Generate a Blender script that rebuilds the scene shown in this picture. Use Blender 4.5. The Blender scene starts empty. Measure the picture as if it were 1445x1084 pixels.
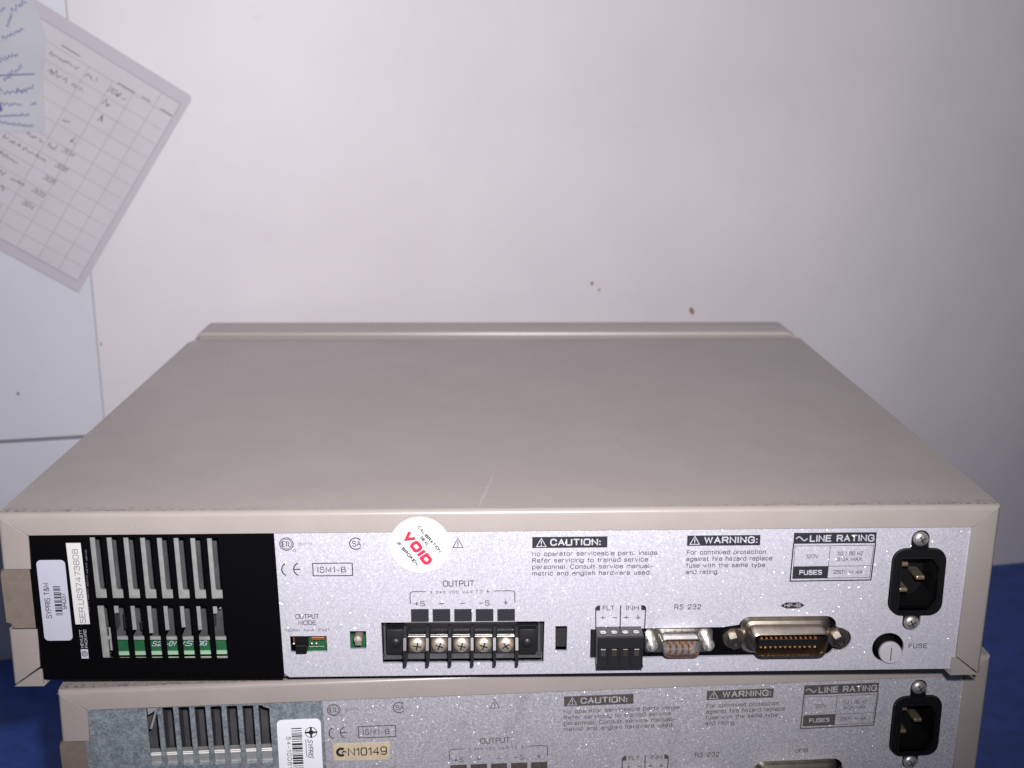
import bpy, bmesh, math, random
from mathutils import Matrix, Vector
random.seed(7)
PI = math.pi
scene = bpy.context.scene
COL = scene.collection
MM = 0.001
TZ = 265.0          # height of the upper unit's top edge above the blue worktop (mm)

# ------------------------------------------------------------------ camera
cd = bpy.data.cameras.new('camera')
cam = bpy.data.objects.new('camera', cd); COL.objects.link(cam)
cd.sensor_width = 36.0; cd.lens = 36.0*1662.09/1445.0
cd.clip_start = 0.01; cd.clip_end = 50
R = Matrix.Rotation(-0.023146284, 3, 'Z') @ Matrix.Rotation(1.31585469, 3, 'X') @ Matrix.Rotation(-0.000381956, 3, 'Z')
CAMP = Vector((-6.9652, -472.1488, 178.2711+TZ))*MM
cam.matrix_world = Matrix.Translation(CAMP) @ R.to_4x4()
cd.dof.use_dof = True; cd.dof.focus_distance = 0.508; cd.dof.aperture_fstop = 14
scene.camera = cam

# ------------------------------------------------------------------ world, lights, exposure
w = bpy.data.worlds.new('World'); scene.world = w; w.use_nodes = True
bg = w.node_tree.nodes['Background']
bg.inputs[0].default_value = (0.80, 0.84, 1.0, 1); bg.inputs[1].default_value = 0.06

def aim(o, frm, to):
    o.location = frm
    o.rotation_euler = (Vector(to)-Vector(frm)).to_track_quat('-Z', 'Y').to_euler()

fl = bpy.data.lights.new('camera_flash', 'SPOT')     # the flash of the camera, above and right of the lens
fl.energy = 27; fl.spot_size = math.radians(98); fl.spot_blend = 1.0
fl.shadow_soft_size = 0.009; fl.color = (1.0, 0.96, 0.985)
flo = bpy.data.objects.new('camera_flash', fl); COL.objects.link(flo)
aim(flo, CAMP + R @ Vector((0.026, 0.048, 0.0)), (-0.06, 0.45, 0.44))

rl = bpy.data.lights.new('room_light', 'AREA')       # ceiling light of the room, behind the camera
rl.shape = 'RECTANGLE'; rl.size = 1.2; rl.size_y = 0.5; rl.energy = 1.6; rl.color = (0.90, 0.93, 1.0)
rlo = bpy.data.objects.new('room_light', rl); COL.objects.link(rlo)
aim(rlo, (-0.55, -0.75, 1.75), (-0.1, 0.45, 0.55))

scene.view_settings.view_transform = 'Standard'; scene.view_settings.look = 'None'
scene.view_settings.exposure = 0.0; scene.view_settings.gamma = 1.0
scene.view_settings.use_curve_mapping = False

# ------------------------------------------------------------------ materials
def new_mat(name):
    m = bpy.data.materials.new(name); m.use_nodes = True
    return m, m.node_tree, m.node_tree.nodes['Principled BSDF']

def mat(name, col, rough=0.5, metal=0.0, spec=0.5, noise=0.0, nscale=300.0, bump=0.0, bscale=2500.0, coat=0.0):
    m, nt, p = new_mat(name)
    p.inputs['Base Color'].default_value = (*col, 1); p.inputs['Roughness'].default_value = rough
    p.inputs['Metallic'].default_value = metal; p.inputs['Specular IOR Level'].default_value = spec
    if coat: p.inputs['Coat Weight'].default_value = coat
    tc = nt.nodes.new('ShaderNodeTexCoord')
    if noise:
        n = nt.nodes.new('ShaderNodeTexNoise'); n.inputs['Scale'].default_value = nscale; n.inputs['Detail'].default_value = 5
        nt.links.new(tc.outputs['Object'], n.inputs['Vector'])
        r = nt.nodes.new('ShaderNodeValToRGB'); r.color_ramp.elements[0].position = 0.3; r.color_ramp.elements[1].position = 0.7
        r.color_ramp.elements[0].color = (*[c*(1-noise) for c in col], 1); r.color_ramp.elements[1].color = (*[min(1, c*(1+noise)) for c in col], 1)
        nt.links.new(n.outputs['Fac'], r.inputs['Fac']); nt.links.new(r.outputs['Color'], p.inputs['Base Color'])
    if bump:
        n2 = nt.nodes.new('ShaderNodeTexNoise'); n2.inputs['Scale'].default_value = bscale; n2.inputs['Detail'].default_value = 2
        nt.links.new(tc.outputs['Object'], n2.inputs['Vector'])
        b = nt.nodes.new('ShaderNodeBump'); b.inputs['Strength'].default_value = bump; b.inputs['Distance'].default_value = 0.0002
        nt.links.new(n2.outputs['Fac'], b.inputs['Height']); nt.links.new(b.outputs['Normal'], p.inputs['Normal'])
    return m

def cover_mat():
    """beige powder coat with grime caught along the folded rear edge"""
    m, nt, p = new_mat('beige_powder_coat'); L = nt.links; N = nt.nodes.new
    tc = N('ShaderNodeTexCoord'); sep = N('ShaderNodeSeparateXYZ'); L.new(tc.outputs['Object'], sep.inputs[0])
    n = N('ShaderNodeTexNoise'); n.inputs['Scale'].default_value = 28; n.inputs['Detail'].default_value = 6; n.inputs['Roughness'].default_value = .65
    L.new(tc.outputs['Object'], n.inputs['Vector'])
    r = N('ShaderNodeValToRGB'); e = r.color_ramp.elements
    e[0].position = .3; e[0].color = (.335, .300, .278, 1); e[1].position = .72; e[1].color = (.375, .337, .312, 1)
    L.new(n.outputs['Fac'], r.inputs['Fac'])
    # grime band: 1 at y = 2.5 mm on the top, gone by 9 mm
    mr = N('ShaderNodeMapRange'); mr.inputs['From Min'].default_value = .0022; mr.inputs['From Max'].default_value = .0085
    mr.inputs['To Min'].default_value = 1; mr.inputs['To Max'].default_value = 0; L.new(sep.outputs['Y'], mr.inputs['Value'])
    gt = N('ShaderNodeMath'); gt.operation = 'GREATER_THAN'; gt.inputs[1].default_value = .0020; L.new(sep.outputs['Y'], gt.inputs[0])
    ax = N('ShaderNodeMath'); ax.operation = 'ABSOLUTE'; L.new(sep.outputs['X'], ax.inputs[0])
    mx = N('ShaderNodeMapRange'); mx.inputs['From Min'].default_value = .06; mx.inputs['From Max'].default_value = .205; mx.inputs['To Min'].default_value = .12; mx.inputs['To Max'].default_value = 1
    L.new(ax.outputs[0], mx.inputs['Value'])
    n2 = N('ShaderNodeTexNoise'); n2.inputs['Scale'].default_value = 420; n2.inputs['Detail'].default_value = 4; L.new(tc.outputs['Object'], n2.inputs['Vector'])
    s2 = N('ShaderNodeMapRange'); s2.inputs['From Min'].default_value = .45; s2.inputs['From Max'].default_value = .62; L.new(n2.outputs['Fac'], s2.inputs['Value'])
    def mul(a, b):
        k = N('ShaderNodeMath'); k.operation = 'MULTIPLY'; L.new(a, k.inputs[0]); L.new(b, k.inputs[1]); return k.outputs[0]
    f = mul(mul(mr.outputs[0], gt.outputs[0]), mul(mx.outputs[0], s2.outputs[0]))
    k = N('ShaderNodeMath'); k.operation = 'MULTIPLY'; k.inputs[1].default_value = .75; L.new(f, k.inputs[0])
    mixc = N('ShaderNodeMix'); mixc.data_type = 'RGBA'; L.new(k.outputs[0], mixc.inputs['Factor']); L.new(r.outputs['Color'], mixc.inputs['A'])
    mixc.inputs['B'].default_value = (.10, .09, .085, 1); L.new(mixc.outputs['Result'], p.inputs['Base Color'])
    # roughness worn unevenly by handling, and a little pale dust
    n4 = N('ShaderNodeTexNoise'); n4.inputs['Scale'].default_value = 17; n4.inputs['Detail'].default_value = 7; L.new(tc.outputs['Object'], n4.inputs['Vector'])
    r4 = N('ShaderNodeMapRange'); r4.inputs['To Min'].default_value = .22; r4.inputs['To Max'].default_value = .36; L.new(n4.outputs['Fac'], r4.inputs['Value']); L.new(r4.outputs[0], p.inputs['Roughness'])
    v5 = N('ShaderNodeTexVoronoi'); v5.inputs['Scale'].default_value = 210; L.new(tc.outputs['Object'], v5.inputs['Vector'])
    lt = N('ShaderNodeMath'); lt.operation = 'LESS_THAN'; lt.inputs[1].default_value = .075; L.new(v5.outputs['Distance'], lt.inputs[0])
    sc5 = N('ShaderNodeSeparateColor'); L.new(v5.outputs['Color'], sc5.inputs[0])
    g5 = N('ShaderNodeMath'); g5.operation = 'GREATER_THAN'; g5.inputs[1].default_value = .80; L.new(sc5.outputs[0], g5.inputs[0])
    m5 = N('ShaderNodeMath'); m5.operation = 'MULTIPLY'; m5.inputs[1].default_value = .35; L.new(mul(lt.outputs[0], g5.outputs[0]), m5.inputs[0])
    mx5 = N('ShaderNodeMix'); mx5.data_type = 'RGBA'; L.new(m5.outputs[0], mx5.inputs['Factor']); L.new(mixc.outputs['Result'], mx5.inputs['A']); mx5.inputs['B'].default_value = (.62, .60, .58, 1)
    L.new(mx5.outputs['Result'], p.inputs['Base Color'])
    p.inputs['Specular IOR Level'].default_value = .42
    n3 = N('ShaderNodeTexNoise'); n3.inputs['Scale'].default_value = 1600; n3.inputs['Detail'].default_value = 3; L.new(tc.outputs['Object'], n3.inputs['Vector'])
    b = N('ShaderNodeBump'); b.inputs['Strength'].default_value = .12; b.inputs['Distance'].default_value = .0002
    L.new(n3.outputs['Fac'], b.inputs['Height']); L.new(b.outputs['Normal'], p.inputs['Normal'])
    return m

def flake_mat(name, col, dark, rough, strength, stain=0.0, glit=.014):
    """silver paint with metal flakes: every tiny cell has its own tilt"""
    m, nt, p = new_mat(name); L = nt.links; N = nt.nodes.new
    tc = N('ShaderNodeTexCoord')
    v = N('ShaderNodeTexVoronoi'); v.inputs['Scale'].default_value = 1900; L.new(tc.outputs['Object'], v.inputs['Vector'])
    geo = N('ShaderNodeNewGeometry')
    sub = N('ShaderNodeVectorMath'); sub.operation = 'SUBTRACT'; sub.inputs[1].default_value = (.5, .5, .5); L.new(v.outputs['Color'], sub.inputs[0])
    sc = N('ShaderNodeVectorMath'); sc.operation = 'SCALE'; sc.inputs['Scale'].default_value = strength; L.new(sub.outputs[0], sc.inputs[0])
    ad = N('ShaderNodeVectorMath'); ad.operation = 'ADD'; L.new(geo.outputs['Normal'], ad.inputs[0]); L.new(sc.outputs[0], ad.inputs[1])
    no = N('ShaderNodeVectorMath'); no.operation = 'NORMALIZE'; L.new(ad.outputs[0], no.inputs[0])
    L.new(no.outputs[0], p.inputs['Normal'])
    n = N('ShaderNodeTexNoise'); n.inputs['Scale'].default_value = 900; n.inputs['Detail'].default_value = 4; L.new(tc.outputs['Object'], n.inputs['Vector'])
    r = N('ShaderNodeValToRGB'); e = r.color_ramp.elements; e[0].position = .32; e[0].color = (*dark, 1); e[1].position = .66; e[1].color = (*col, 1)
    L.new(n.outputs['Fac'], r.inputs['Fac'])
    out = r.outputs['Color']
    if stain:
        n2 = N('ShaderNodeTexNoise'); n2.inputs['Scale'].default_value = 55; n2.inputs['Detail'].default_value = 6; L.new(tc.outputs['Object'], n2.inputs['Vector'])
        s = N('ShaderNodeMapRange'); s.inputs['From Min'].default_value = .60; s.inputs['From Max'].default_value = .74; s.inputs['To Max'].default_value = stain; L.new(n2.outputs['Fac'], s.inputs['Value'])
        mx = N('ShaderNodeMix'); mx.data_type = 'RGBA'; L.new(s.outputs[0], mx.inputs['Factor']); L.new(out, mx.inputs['A']); mx.inputs['B'].default_value = (.20, .19, .19, 1)
        out = mx.outputs['Result']
    L.new(out, p.inputs['Base Color'])
    # a few larger flakes are bare mirrors tilted every way: they glitter
    v2 = N('ShaderNodeTexVoronoi'); v2.inputs['Scale'].default_value = 2600; L.new(tc.outputs['Object'], v2.inputs['Vector'])
    sp = N('ShaderNodeSeparateColor'); L.new(v2.outputs['Color'], sp.inputs[0])
    g = N('ShaderNodeMath'); g.operation = 'GREATER_THAN'; g.inputs[1].default_value = 1-glit; L.new(sp.outputs[0], g.inputs[0])
    ad2 = N('ShaderNodeVectorMath'); ad2.operation = 'ADD'; L.new(geo.outputs['Normal'], ad2.inputs[0]); 
    sub2b = N('ShaderNodeCombineXYZ'); L.new(sp.outputs[1], sub2b.inputs[0]); L.new(sp.outputs[2], sub2b.inputs[2]); sub2b.inputs[1].default_value = .5
    sub3 = N('ShaderNodeVectorMath'); sub3.operation = 'SUBTRACT'; sub3.inputs[1].default_value = (.5, .5, .32); L.new(sub2b.outputs[0], sub3.inputs[0])
    sc3 = N('ShaderNodeVectorMath'); sc3.operation = 'SCALE'; sc3.inputs['Scale'].default_value = .75; L.new(sub3.outputs[0], sc3.inputs[0]); L.new(sc3.outputs[0], ad2.inputs[1])
    no2 = N('ShaderNodeVectorMath'); no2.operation = 'NORMALIZE'; L.new(ad2.outputs[0], no2.inputs[0])
    gl = N('ShaderNodeBsdfGlossy'); gl.inputs['Roughness'].default_value = .30; cg = N('ShaderNodeCombineColor'); ml = N('ShaderNodeMath'); ml.operation = 'MULTIPLY'; ml.inputs[1].default_value = .5; L.new(g.outputs[0], ml.inputs[0]); [L.new(ml.outputs[0], cg.inputs[q]) for q in range(3)]; L.new(cg.outputs[0], gl.inputs['Color']); L.new(no2.outputs[0], gl.inputs['Normal'])
    ms = N('ShaderNodeAddShader'); L.new(p.outputs[0], ms.inputs[0]); L.new(gl.outputs[0], ms.inputs[1])
    L.new(ms.outputs[0], nt.nodes['Material Output'].inputs['Surface'])
    p.inputs['Metallic'].default_value = .3; p.inputs['Roughness'].default_value = rough
    return m

def galv_mat():
    m, nt, p = new_mat('galvanised_steel'); L = nt.links; N = nt.nodes.new
    tc = N('ShaderNodeTexCoord')
    v = N('ShaderNodeTexVoronoi'); v.inputs['Scale'].default_value = 900; L.new(tc.outputs['Object'], v.inputs['Vector'])
    n = N('ShaderNodeTexNoise'); n.inputs['Scale'].default_value = 230; n.inputs['Detail'].default_value = 8; n.inputs['Roughness'].default_value = .7; L.new(tc.outputs['Object'], n.inputs['Vector'])
    mx = N('ShaderNodeMix'); mx.data_type = 'FLOAT'; mx.inputs['Factor'].default_value = .72; L.new(v.outputs['Distance'], mx.inputs['A']); L.new(n.outputs['Fac'], mx.inputs['B'])
    r = N('ShaderNodeValToRGB'); e = r.color_ramp.elements; e[0].position = .3; e[0].color = (.15, .185, .21, 1); e[1].position = .70; e[1].color = (.50, .56, .60, 1)
    L.new(mx.outputs['Result'], r.inputs['Fac']); L.new(r.outputs['Color'], p.inputs['Base Color'])
    p.inputs['Metallic'].default_value = .5; p.inputs['Roughness'].default_value = .5
    b = N('ShaderNodeBump'); b.inputs['Strength'].default_value = .2; b.inputs['Distance'].default_value = .0003
    L.new(n.outputs['Fac'], b.inputs['Height']); L.new(b.outputs['Normal'], p.inputs['Normal'])
    return m

def wall_mat(name, a, b_):
    m, nt, p = new_mat(name); L = nt.links; N = nt.nodes.new
    tc = N('ShaderNodeTexCoord')
    n = N('ShaderNodeTexNoise'); n.inputs['Scale'].default_value = 5; n.inputs['Detail'].default_value = 5; n.inputs['Roughness'].default_value = .55; L.new(tc.outputs['Object'], n.inputs['Vector'])
    r = N('ShaderNodeValToRGB'); e = r.color_ramp.elements; e[0].position = .3; e[0].color = (*a, 1); e[1].position = .7; e[1].color = (*b_, 1)
    L.new(n.outputs['Fac'], r.inputs['Fac'])
    n2 = N('ShaderNodeTexNoise'); n2.inputs['Scale'].default_value = 38; n2.inputs['Detail'].default_value = 6; n2.inputs['Roughness'].default_value = .6; L.new(tc.outputs['Object'], n2.inputs['Vector'])
    s = N('ShaderNodeMapRange'); s.inputs['From Min'].default_value = .66; s.inputs['From Max'].default_value = .80; s.inputs['To Max'].default_value = .35; L.new(n2.outputs['Fac'], s.inputs['Value'])
    mx = N('ShaderNodeMix'); mx.data_type = 'RGBA'; L.new(s.outputs[0], mx.inputs['Factor']); L.new(r.outputs['Color'], mx.inputs['A']); mx.inputs['B'].default_value = (.55, .49, .42, 1)
    L.new(mx.outputs['Result'], p.inputs['Base Color'])
    p.inputs['Roughness'].default_value = .46; p.inputs['Specular IOR Level'].default_value = .3
    n3 = N('ShaderNodeTexNoise'); n3.inputs['Scale'].default_value = 60; n3.inputs['Detail'].default_value = 3; L.new(tc.outputs['Object'], n3.inputs['Vector'])
    b = N('ShaderNodeBump'); b.inputs['Strength'].default_value = .25; b.inputs['Distance'].default_value = .001
    L.new(n3.outputs['Fac'], b.inputs['Height']); L.new(b.outputs['Normal'], p.inputs['Normal'])
    return m

K = dict(
 beige=cover_mat(),
 bezel=mat('bezel_plastic', (.43, .39, .365), .40, bump=.1),
 taupe=mat('taupe_plastic', (.20, .165, .135), .5, noise=.08, bump=.15),
 silver=flake_mat('silver_flake_paint', (.67, .665, .735), (.585, .58, .65), .48, .24, .14),
 silver2=flake_mat('silver_flake_paint_worn', (.60, .59, .64), (.44, .435, .48), .45, .36, .4, .06),
 galv=galv_mat(),
 zinc=mat('zinc_bright', (.62, .62, .60), .35, .6, noise=.12),
 fin=mat('heat_sink_grey', (.085, .085, .09), .45, .2, noise=.25, nscale=120),
 black=mat('black_plastic', (.005, .005, .006), .48, spec=.3, bump=.1),
 sheet=mat('black_sheet', (.002, .002, .003), .55, spec=.06),
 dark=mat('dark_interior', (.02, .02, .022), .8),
 ink=mat('black_print', (.024, .024, .03), .5),
 worn=mat('faded_print', (.085, .072, .065), .55, noise=.25, nscale=700),
 grey=mat('grey_print', (.20, .19, .22), .55),
 label=mat('white_label', (.50, .51, .60), .4),
 white=mat('seal_paper', (.88, .88, .86), .4),
 label2=mat('bright_label', (.93, .94, .98), .35),
 serial=mat('serial_label', (.66, .66, .64), .4),
 cream=mat('cream_label', (.62, .52, .36), .5, noise=.06),
 red=mat('red_ink', (.72, .03, .07), .5),
 steel=mat('screw_steel', (.72, .70, .66), .38, .85, noise=.12, nscale=900, bump=.3, bscale=900),
 nickel=mat('nickel_shell', (.46, .41, .34), .33, 1.0, noise=.15, nscale=200),
 insert=mat('grey_insert', (.13, .125, .125), .6),
 bare=mat('ledge_glint', (.95, .93, .88), .4, .15),  # near-white: the glint along the vent ledge, put into the colour
 brass=mat('inlet_brass', (.42, .33, .23), .35, .75, noise=.3, nscale=500),
 smudge=mat('adhesive_smudge', (.36, .35, .39), .6, noise=.2, nscale=600),
 screwbrass=mat('warm_screw_metal', (.90, .76, .62), .44, .8, noise=.15, nscale=900, bump=.5, bscale=900),
 soot=mat('moulded_block', (.016, .0155, .018), .38, spec=.5, bump=.15),
 gunmetal=mat('dark_standoff', (.13, .125, .12), .35, .9),
 tin=mat('tinned_shell', (.66, .63, .58), .30, 1.0, noise=.1, nscale=400, bump=.2, bscale=700),
 gold=mat('gold_contact', (.95, .50, .22), .3, .9),
 copper=mat('copper_pin', (.72, .27, .10), .35, .8),
 pcb=mat('green_circuit_board', (.016, .105, .042), .4, noise=.15),
 pcbedge=mat('circuit_board_edge', (.30, .46, .32), .5),
 fuse=mat('fuse_cap_grey', (.52, .50, .54), .4),
 rubber=mat('rubber', (.03, .03, .03), .8),
 blue=mat('blue_worktop', (.022, .072, .33), .5, noise=.22, nscale=70, bump=.4, bscale=700),
 wall=wall_mat('white_painted_board', (.655, .62, .655), (.735, .70, .735)),
 wall2=wall_mat('white_painted_board_cool', (.60, .61, .67), (.68, .69, .745)),
 brown=mat('raw_board_edge', (.16, .10, .05), .8),
 groove=mat('board_joint', (.42, .42, .46), .8),
 stainm=mat('glue_stain', (.30, .19, .10), .7, noise=.3, nscale=400),
 paper=mat('ruled_paper', (.56, .53, .575), .6, noise=.04, nscale=30),
 note=mat('bluish_note_paper', (.49, .505, .55), .6, noise=.05, nscale=30),
 sleeve=mat('plastic_sleeve', (.50, .465, .515), .6),
 rule=mat('faint_ruling', (.39, .37, .41), .7),
 pencil=mat('pencil_writing', (.19, .175, .21), .7),
 pen=mat('blue_pen', (.12, .13, .33), .6),
 scratch=mat('scratched_paint', (.46, .43, .41), .5),
)

# ------------------------------------------------------------------ mesh collector (mm)
def mesh_from_text(s, bold=0.0, shear=0.0, spacing=1.0):
    cu = bpy.data.curves.new('t', 'FONT'); cu.body = s; cu.size = 10; cu.offset = bold; cu.shear = shear
    cu.space_character = spacing; cu.resolution_u = 3
    o = bpy.data.objects.new('t', cu); COL.objects.link(o)
    dg = bpy.context.evaluated_depsgraph_get(); dg.update()
    me = o.evaluated_get(dg).to_mesh()
    vs = [v.co.copy() for v in me.vertices]; fs = [tuple(p.vertices) for p in me.polygons]
    o.evaluated_get(dg).to_mesh_clear()
    bpy.data.objects.remove(o); bpy.data.curves.remove(cu)
    return vs, fs
_cap = None
def cap_height():
    global _cap
    if _cap is None:
        vs, _ = mesh_from_text('H'); _cap = max(v.y for v in vs)-min(v.y for v in vs)
    return _cap

# ------------------------------------------------------------------ stroke lettering (cap height 10, '~' = rounded corners)
GL = {
'A': (8, '0,0 4,10 8,0|1.4,3.4 6.6,3.4'), 'B': (7.4, '0,0 0,10 4.2,10|~4,10 6.8,10 6.8,5.3 4,5.3|0,5.3 4.2,5.3|~4,5.3 7.4,5.3 7.4,0 4,0|0,0 4.2,0'),
'C': (8, '~8,7.4 7.4,10 0,10.6 0,-.6 7.4,0 8,2.6'), 'D': (8, '0,0 0,10 3.6,10|~3.4,10 8,10 8,0 3.4,0|0,0 3.6,0'),
'E': (7, '7,0 0,0 0,10 7,10|0,5.2 6.2,5.2'), 'F': (6.6, '0,0 0,10 6.6,10|0,5.2 5.8,5.2'),
'G': (8.4, '~8.2,7.6 7.6,10 0,10.6 0,-.6 7.8,-.4 8.4,3.2|4.8,4.6 8.4,4.6 8.4,0'), 'H': (7.6, '0,0 0,10|7.6,0 7.6,10|0,5.2 7.6,5.2'),
'I': (.4, '.2,0 .2,10'), 'J': (5.6, '~5.6,10 5.6,-.4 0,-.4 0,3'), 'K': (7.4, '0,0 0,10|7.2,10 0,3.6|2.6,6 7.4,0'), 'L': (6.4, '0,10 0,0 6.4,0'),
'M': (9, '0,0 0,10 4.5,1.5 9,10 9,0'), 'N': (7.6, '0,0 0,10 7.6,0 7.6,10'), 'O': (8.6, '~4.3,10.1 0,10.4 0,-.4 4.3,-.1|~4.3,10.1 8.6,10.4 8.6,-.4 4.3,-.1'),
'P': (7.2, '0,0 0,10 4,10|~3.8,10 7.2,10 7.2,4.4 3.8,4.4|0,4.4 4,4.4'), 'R': (7.6, '0,0 0,10 4,10|~3.8,10 7.4,10 7.4,4.8 3.8,4.8|0,4.8 4,4.8|4.6,4.8 7.6,0'),
'S': (7.2, '~6.8,8.3 6,10.2 .2,10.4 .2,5.8 3.6,5.2|~3.6,5.2 7.2,4.6 7.2,-.4 .7,-.2 .1,1.8'), 'T': (7.6, '3.8,0 3.8,10|0,10 7.6,10'),
'U': (7.6, '0,10 0,4|~0,4.2 0,-.3 3.8,-.2|~7.6,4.2 7.6,-.3 3.8,-.2|7.6,10 7.6,4'), 'V': (8, '0,10 4,0 8,10'), 'W': (10.6, '0,10 2.6,0 5.3,9.4 8,0 10.6,10'),
'X': (7.6, '0,0 7.6,10|0,10 7.6,0'), 'Y': (8, '0,10 4,4.6 8,10|4,4.6 4,0'), 'Z': (7, '0,10 7,10 0,0 7,0'),
'0': (7, '~3.5,10.1 0,10.4 0,-.4 3.5,-.1|~3.5,10.1 7,10.4 7,-.4 3.5,-.1'), '1': (3.4, '.2,7.6 3,10 3,0'),
'2': (6.8, '~.2,7.2 .2,10.3 6.6,10.3 6.6,5.6 3.4,3.8 .4,2 0,0|0,0 6.8,0'), '3': (6.8, '~.2,7.4 .4,10.2 6.5,10.3 6.3,5.5 2.6,5.5|~2.6,5.5 6.9,5.5 6.9,-.3 .2,-.3 0,2.6'),
'4': (7.2, '5.4,0 5.4,10 0,3 7.2,3'), '5': (6.8, '6.3,10 1,10 .6,5.2|~.6,5.2 2,6.6 6.8,7 6.9,-.3 .2,-.4 0,2.4'),
'6': (6.9, '~6.4,7.8 6,10.4 0,10.6 0,4|~0,3.2 0,6.4 6.9,6.8 6.9,-.4 0,-.4 0,3.4'), '7': (6.8, '0,10 6.8,10 2.4,0'),
'8': (6.9, '~3.4,5.4 .4,5.4 .4,10.2 3.4,10.1|~3.4,5.4 6.5,5.4 6.5,10.2 3.4,10.1|~3.4,5.4 0,5.4 0,-.3 3.4,-.1|~3.4,5.4 6.9,5.4 6.9,-.3 3.4,-.1'),
'9': (6.9, '~6.9,6.8 6.9,10.5 0,10.5 0,3.4 6.6,3.6 6.9,6.6|~6.9,6.4 6.9,-.5 1.4,-.5 .6,1'),
'a': (6.2, '~.5,5.4 .7,7.3 5.8,7.3 5.8,4.8|5.8,5 5.8,0|~5.8,4 0,4.6 -.2,-.3 4,-.5 5.8,2'), 'b': (6.4, '0,0 0,10|~0,3.5 .4,7.4 6.4,7.6 6.4,-.6 .4,-.4 0,3.5'),
'c': (6, '~6,5 5.6,7.4 0,7.6 0,-.6 5.6,-.4 6,2.2'), 'd': (6.4, '6.4,0 6.4,10|~6.4,3.5 6,7.4 0,7.6 0,-.6 6,-.4 6.4,3.5'),
'e': (6.4, '0,3.7 6.4,3.7|~6.4,3.7 6.4,7.4 0,7.5 0,-.5 5.8,-.5 6.3,2'), 'f': (3.8, '~1.4,6 1.4,10.2 3.8,9.9|1.4,7 1.4,0|0,6.8 3.5,6.8'),
'g': (6.4, '~6.4,3.7 6,7.4 0,7.6 0,-.4 6,-.2 6.4,3.7|6.4,7 6.4,1|~6.4,1 6.4,-3.2 .4,-3.2 .2,-1.4'), 'h': (5.8, '0,0 0,10|~0,4.5 .6,7.4 5.8,7.6 5.8,4|5.8,4.4 5.8,0'),
'i': (.4, '.2,0 .2,7|.2,8.9 .2,10'), 'l': (.4, '.2,0 .2,10'), 'm': (9.6, '0,0 0,7|~0,4.5 .5,7.4 4.8,7.5 4.8,4|4.8,4.4 4.8,0|~4.8,4.5 5.3,7.4 9.6,7.5 9.6,4|9.6,4.4 9.6,0'),
'n': (5.8, '0,0 0,7|~0,4.5 .6,7.4 5.8,7.6 5.8,4|5.8,4.4 5.8,0'), 'o': (6.5, '~3.2,7.1 0,7.3 0,-.3 3.2,-.1|~3.2,7.1 6.5,7.3 6.5,-.3 3.2,-.1'),
'p': (6.4, '0,-3 0,7|~0,3.5 .4,7.4 6.4,7.6 6.4,-.6 .4,-.4 0,3.5'), 'r': (3.6, '0,0 0,7|~0,4 .6,7.3 3.6,7'), 's': (5.6, '~5.3,5.5 5,7.3 .3,7.3 .3,4 2.8,3.6|~2.8,3.6 5.6,3.3 5.6,-.3 .2,-.3 0,1.7'),
't': (3.6, '~1.4,3 1.4,-.4 3.6,.1|1.4,2 1.4,9|0,6.8 3.4,6.8'), 'u': (5.8, '5.8,7 5.8,0|~5.8,2.5 5.2,-.4 0,-.6 0,3|0,2.6 0,7'), 'v': (6, '0,7 3,0 6,7'),
'w': (8.6, '0,7 2.2,0 4.3,6.6 6.4,0 8.6,7'), 'y': (6, '0,7 3,.2|6,7 2.4,-2.6 .6,-3'), 'z': (5.4, '0,7 5.4,7 0,0 5.4,0'), 'k': (5.6, '0,0 0,10|5.2,7 0,2.6|2.2,4.4 5.6,0'),
'.': (.6, '.3,0 .3,.7'), ':': (.6, '.3,0 .3,1|.3,5.4 .3,6.4'), '-': (4.6, '.4,3.8 4.2,3.8'), '–': (7.6, '0,4.6 7.6,4.6'), '+': (7.6, '0,4.6 7.6,4.6|3.8,.8 3.8,8.4'),
'/': (4.4, '0,-.6 4.4,10.4'), '±': (7, '0,5.6 7,5.6|3.5,2.4 3.5,8.8|0,.4 7,.4'), '&': (8, '8,0 1.8,7.6|~1.8,7.6 1.6,10.4 5.4,10.2 4.6,6 0,4.6 0,-.5 5.6,-.6 7.4,4.6'), ' ': (3.4, ''),
}
def chaikin(P, n=2):
    for _ in range(n):
        Q = [P[0]]
        for a, b in zip(P[:-1], P[1:]):
            Q += [(a[0]*.75+b[0]*.25, a[1]*.75+b[1]*.25), (a[0]*.25+b[0]*.75, a[1]*.25+b[1]*.75)]
        P = Q+[P[-1]]
    return P
def glyphs(t, gap=2.6):
    x = 0; out = []
    for ch in t:
        w, d = GL[ch]
        for part in (d.split('|') if d else []):
            sm = part[0] == '~'; P = [tuple(float(k) for k in q.split(',')) for q in part.lstrip('~').split()]
            if sm: P = chaikin(P)
            out.append([(x+a, b_) for a, b_ in P])
        x += w+gap
    return out, x-gap

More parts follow.
